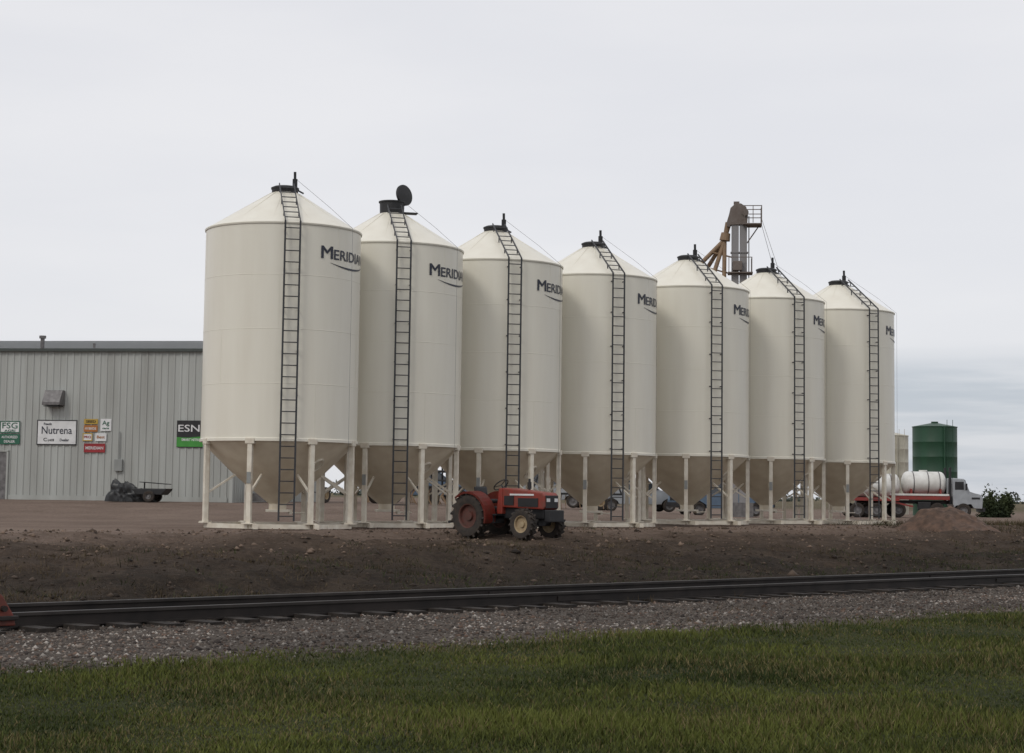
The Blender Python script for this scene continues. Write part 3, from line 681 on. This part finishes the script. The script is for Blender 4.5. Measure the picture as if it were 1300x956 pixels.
# ------------------------------------------------------------ tanks, tanker, bush, pile
def vtank(name,x,y,r,h,mat):
    e=empty(name,(x,y,hz(x,y)-.05))
    bm=bmesh.new(); pr=[(r,0)]
    for k in range(1,6): pr+=[(r,h*k/6-.02),(r+.008,h*k/6),(r,h*k/6+.02)]
    pr+=[(r,h),(r+.05,h+.02),(r+.02,h+.06),(.25,h+.32),(.25,h+.42)]
    lathe(bm,pr,56,cap1=True); mk('shell',bm,mat,e,True)
    bm=bmesh.new(); a=.4
    for o_ in (-.2,.2): beam(bm,(r*math.sin(a)+o_+.1,-r*math.cos(a)-.12,0),(r*math.sin(a)+o_+.1,-r*math.cos(a)-.12,h+.5),.03,.03)
    tube(bm,(.3,-r-.1,.5),(.3,-r-.1,h),.05); mk('fittings',bm,mat,e)
vtank('green_storage_tank',30.4,130,1.57,6.35,M['gtank'])
vtank('beige_storage_tank',29.0,139,1.45,6.0,M['beige'])
e=empty('tanker_truck',(25.2,114,hz(25.2,114)),R(-3))
bm=bmesh.new(); box(bm,(0,0,.98),(7.0,.9,.22)); box(bm,(3.4,0,.8),(.9,.5,.35))
for xx in (-2.1,.6): box(bm,(xx,-.85,.75),(.8,.35,.5),bev=.05)
mk('chassis',bm,M['black'],e)
for xx in (-3.2,-2.15,-1.0,3.0,1.4):
    for sg in (-1,1): wheel(e,(xx,sg*.95,.48),.48,.28,M['tyre'],M['galv'],0,.5)
def hcap(bm,x0,x1,cz,r):
    pr=[]
    for i in range(7):
        a=R(90*i/6); pr.append((max(.001,r*math.sin(a)),x0+.35*(1-math.cos(a))))
    pr+=[(r,x0+.36+(x1-x0-.72)*k/4) for k in range(1,4)]
    for i in range(7):
        a=R(90-90*i/6); pr.append((max(.001,r*math.sin(a)),x1-.35*(1-math.cos(a))))
    lathe(bm,pr,36,Matrix.Translation((0,0,cz))@Matrix.Diagonal((1,1.25,1,1))@Matrix.Rotation(R(90),4,'Y'))
bm=bmesh.new(); hcap(bm,-3.9,-.75,2.0,.72); hcap(bm,-.65,2.1,2.15,.74)
for xx in (-2.4,.7): tube(bm,(xx,0,2.6),(xx,0,2.98),.26,18)
mk('tanks',bm,M['white'],e,True)
bm=bmesh.new()
for xx in (-3.2,-2.3,-1.4,.0,.9,1.6): 
    cz,rr_=(2.0,.735) if xx<-.7 else (2.15,.755)
    lathe(bm,[(rr_,-.03),(rr_,.03)],36,Matrix.Translation((xx,0,cz))@Matrix.Diagonal((1,1.25,1,1))@Matrix.Rotation(R(90),4,'Y'))
mk('tank_straps',bm,M['galv'],e)
bm=bmesh.new(); box(bm,(-.9,0,1.25),(6.1,2.25,.26),bev=.03)
for xx in (-3.3,-1.3,-.2,1.6): box(bm,(xx,0,1.55),(.10,2.1,.5))
mk('red_deck',bm,M['deckred'],e)
bm=bmesh.new(); box(bm,(-.9,-1.14,1.44),(6.0,.05,.12)); mk('deck_trim',bm,M['white'],e)
bm=bmesh.new(); prism(bm,[(2.35,.85),(2.45,.62),(2.55,.85),(3.5,.95),(3.62,.62),(4.15,.60),(4.2,1.3),(4.05,1.5),(3.35,1.62),(3.05,2.45),(2.35,2.5)],-1.05,1.05,.05); mk('cab',bm,M['silverp'],e)
bm=bmesh.new(); box(bm,(2.75,0,2.02),(.55,2.13,.5),bev=.02); prism(bm,[(3.36,1.64),(3.40,1.64),(3.12,2.40),(3.08,2.40)],-.95,.95); box(bm,(4.20,0,1.0),(.04,1.5,.6)); tube(bm,(2.22,-.85,.9),(2.22,-.85,3.15),.08); tube(bm,(2.22,.85,.9),(2.22,.85,3.15),.08); box(bm,(4.25,0,.55),(.15,2.1,.25)); box(bm,(3.75,-1.06,1.25),(.5,.02,.12))
for sg in (-1,1): box(bm,(3.15,sg*1.25,1.95),(.08,.22,.42),bev=.02)
mk('cab_windows_and_stack',bm,M['black'],e)
e=empty('nurse_tank_trailer',(21.9,112,hz(21.9,112)),R(6))
bm=bmesh.new(); hcap(bm,-1.9,1.6,1.9,.66); tube(bm,(0,0,2.4),(0,0,2.75),.22,16); mk('tank',bm,M['white'],e,True)
bm=bmesh.new(); box(bm,(0,0,1.12),(3.8,1.6,.2),bev=.02); beam(bm,(1.8,0,.95),(3.0,0,.7),.1,.1); mk('frame',bm,M['deckred'],e)
for xx in (-.8,.4):
    for sg in (-1,1): wheel(e,(xx,sg*.9,.45),.45,.25,M['tyre'],M['galv'],0,.55)

px,py=15.3,63.2; nn=70
g=np.linspace(-2.2,2.2,nn); GX,GY=np.meshgrid(g,g); rr=np.hypot(GX*1.0,GY*1.1)
hh=1.0*np.clip(1-rr/1.75,0,1)**.85*(1+.35*fbm(GX*1.2,GY*1.2,4,61))+.35*np.clip(1-np.hypot(GX+1.1,GY)/.9,0,1)+.10*fbm(GX*4,GY*4,3,63)*(rr<1.7)
hh[rr>2.0]-=.06
Vp=np.stack([(GX+px).ravel(),(GY+py).ravel(),(height(GX+px,GY+py)+hh-.02).ravel()],1); ii=np.arange(nn*nn).reshape(nn,nn)
Fp=np.stack([ii[:-1,:-1].ravel(),ii[:-1,1:].ravel(),ii[1:,1:].ravel(),ii[1:,:-1].ravel()],1)
addobj('dirt_pile',np_mesh('dirt_pile',Vp,Fp,mat_paint('pile_soil',(.14,.085,.060),.95,dirt=(.05,.034,.026),var=.95,scale=4,bump=1.0,bscale=14),None,True))

def leafmass(name,centers,mat,nper,colA,colB,leaf=.12):
    P=[];C=[]
    for (x,y,z,rx,rz_) in centers:
        nC=max(6,int(10*rx)); cl=rng.normal(0,.45,(nC,3))
        k=rng.integers(0,nC,nper); p=cl[k]+rng.normal(0,.20,(nper,3)); p[:,2]=np.abs(p[:,2]+.35)
        P.append(np.stack([x+p[:,0]*rx,y+p[:,1]*rx,z+p[:,2]*rz_],1)); t=np.clip(rng.uniform(0,1,nC)[k]*.6+.5*p[:,2],0,1)[:,None]
        C.append(colA*(1-t)+colB*t)
    P=np.concatenate(P);C=np.concatenate(C);n=len(P)
    d1=rng.normal(0,1,(n,3));d1/=np.linalg.norm(d1,axis=1)[:,None];d2=rng.normal(0,1,(n,3));d2/=np.linalg.norm(d2,axis=1)[:,None]
    V=np.stack([P-d1*leaf,P+d1*leaf,P+d2*leaf*1.4],1); F=np.arange(n*3).reshape(-1,3)
    return addobj(name,np_mesh(name,V.reshape(-1,3),F,mat,np.repeat(C,3,0)))
cA=np.array([.012,.020,.009]);cB=np.array([.045,.058,.022])
leafmass('shrub',[(32.3,122,hz(32.3,122),1.2,1.9),(33.4,123,hz(33.4,123),.8,1.3)],mg,2800,cA,cB,.11)
e=[]
for i in range(60):
    a=rng.uniform(-.32,.40); d=rng.uniform(600,900); e.append((a*d,d,hz(a*d,d)-.3,rng.uniform(4,14),rng.uniform(1.5,3.6)))
leafmass('distant_treeline',e,mg,160,np.array([.05,.06,.05]),np.array([.10,.11,.09]),.9)

# ------------------------------------------------------------ camera
cam=bpy.data.cameras.new('camera'); co=bpy.data.objects.new('camera',cam); scene.collection.objects.link(co)
cam.sensor_width=36; cam.sensor_fit='HORIZONTAL'; cam.lens=36*2300/1300; cam.shift_y=-45/1300; cam.clip_end=20000; cam.clip_start=.1
co.matrix_world=Matrix.Translation((0,0,1.0))@Matrix.Rotation(R(90+4.85),4,'X')@Matrix.Rotation(.013,4,'Z')
scene.camera=co

# ------------------------------------------------------------ sky and sun
w=bpy.data.worlds.new('World'); scene.world=w; w.use_nodes=True
N=w.node_tree.nodes; L=w.node_tree.links; N.clear()
out=N.new('ShaderNodeOutputWorld'); bg=N.new('ShaderNodeBackground'); bg.inputs[1].default_value=.1; L.new(bg.outputs[0],out.inputs[0])
sk=N.new('ShaderNodeTexSky'); sk.sky_type='NISHITA'; sk.sun_disc=False; sk.sun_elevation=R(42); sk.sun_rotation=R(215)
tcn=N.new('ShaderNodeTexCoord'); sp=N.new('ShaderNodeSeparateXYZ'); L.new(tcn.outputs['Generated'],sp.inputs[0])
mp=N.new('ShaderNodeMapping'); mp.inputs['Scale'].default_value=(2,2,9); L.new(tcn.outputs['Generated'],mp.inputs[0])
no=N.new('ShaderNodeTexNoise'); no.inputs['Scale'].default_value=1.5; no.inputs['Detail'].default_value=5; L.new(mp.outputs[0],no.inputs['Vector'])
def rmp(fac,a,b,c0,c1):
    r=N.new('ShaderNodeMapRange'); r.interpolation_type='SMOOTHSTEP'; r.inputs[1].default_value=a; r.inputs[2].default_value=b; r.inputs[3].default_value=c0; r.inputs[4].default_value=c1; L.new(fac,r.inputs[0]); return r.outputs[0]
def mth(op,a,b):
    m=N.new('ShaderNodeMath'); m.operation=op
    for i,v in enumerate((a,b)):
        if isinstance(v,(int,float)): m.inputs[i].default_value=v
        else: L.new(v,m.inputs[i])
    return m.outputs[0]
def rgb(c):
    n=N.new('ShaderNodeRGB'); n.outputs[0].default_value=(*c,1); return n.outputs[0]
def mixc(f,a,b):
    m=N.new('ShaderNodeMix'); m.data_type='RGBA'
    if isinstance(f,float): m.inputs[0].default_value=f
    else: L.new(f,m.inputs[0])
    L.new(a,m.inputs[6]); L.new(b,m.inputs[7]); return m.outputs[2]
cl=mixc(rmp(no.outputs['Fac'],.3,.7,0,1),rgb((8.0,8.02,8.35)),rgb((8.6,8.55,8.75)))
mp2=N.new('ShaderNodeMapping'); mp2.inputs['Scale'].default_value=(5,5,60); L.new(tcn.outputs['Generated'],mp2.inputs[0])
no2=N.new('ShaderNodeTexNoise'); no2.inputs['Scale'].default_value=1.3; no2.inputs['Detail'].default_value=6; L.new(mp2.outputs[0],no2.inputs['Vector'])
zz=mth('ADD',sp.outputs['Z'],mth('MULTIPLY',mth('SUBTRACT',no2.outputs['Fac'],.5),.02))
band=mth('MULTIPLY',rmp(zz,.064,.088,1,0),rmp(sp.outputs['X'],.02,.2,.15,1))
band=mth('MULTIPLY',band,rmp(no2.outputs['Fac'],.35,.62,.45,1))
c2=mixc(mth('MULTIPLY',band,.85),cl,rgb((4.7,5.2,5.9)))
c3=mixc(.08,c2,sk.outputs[0]); L.new(c3,bg.inputs[0])
sl=bpy.data.lights.new('sun','SUN'); sl.energy=.9; sl.angle=R(16); sl.color=(1,.96,.88)
so=bpy.data.objects.new('sun',sl); scene.collection.objects.link(so)
az=R(215); el=R(42); d=Vector((math.sin(az)*math.cos(el),math.cos(az)*math.cos(el),math.sin(el)))
so.rotation_euler=d.to_track_quat('Z','Y').to_euler(); so.location=d*50
scene.view_settings.view_transform='Standard'; scene.view_settings.look='None'; scene.view_settings.exposure=0
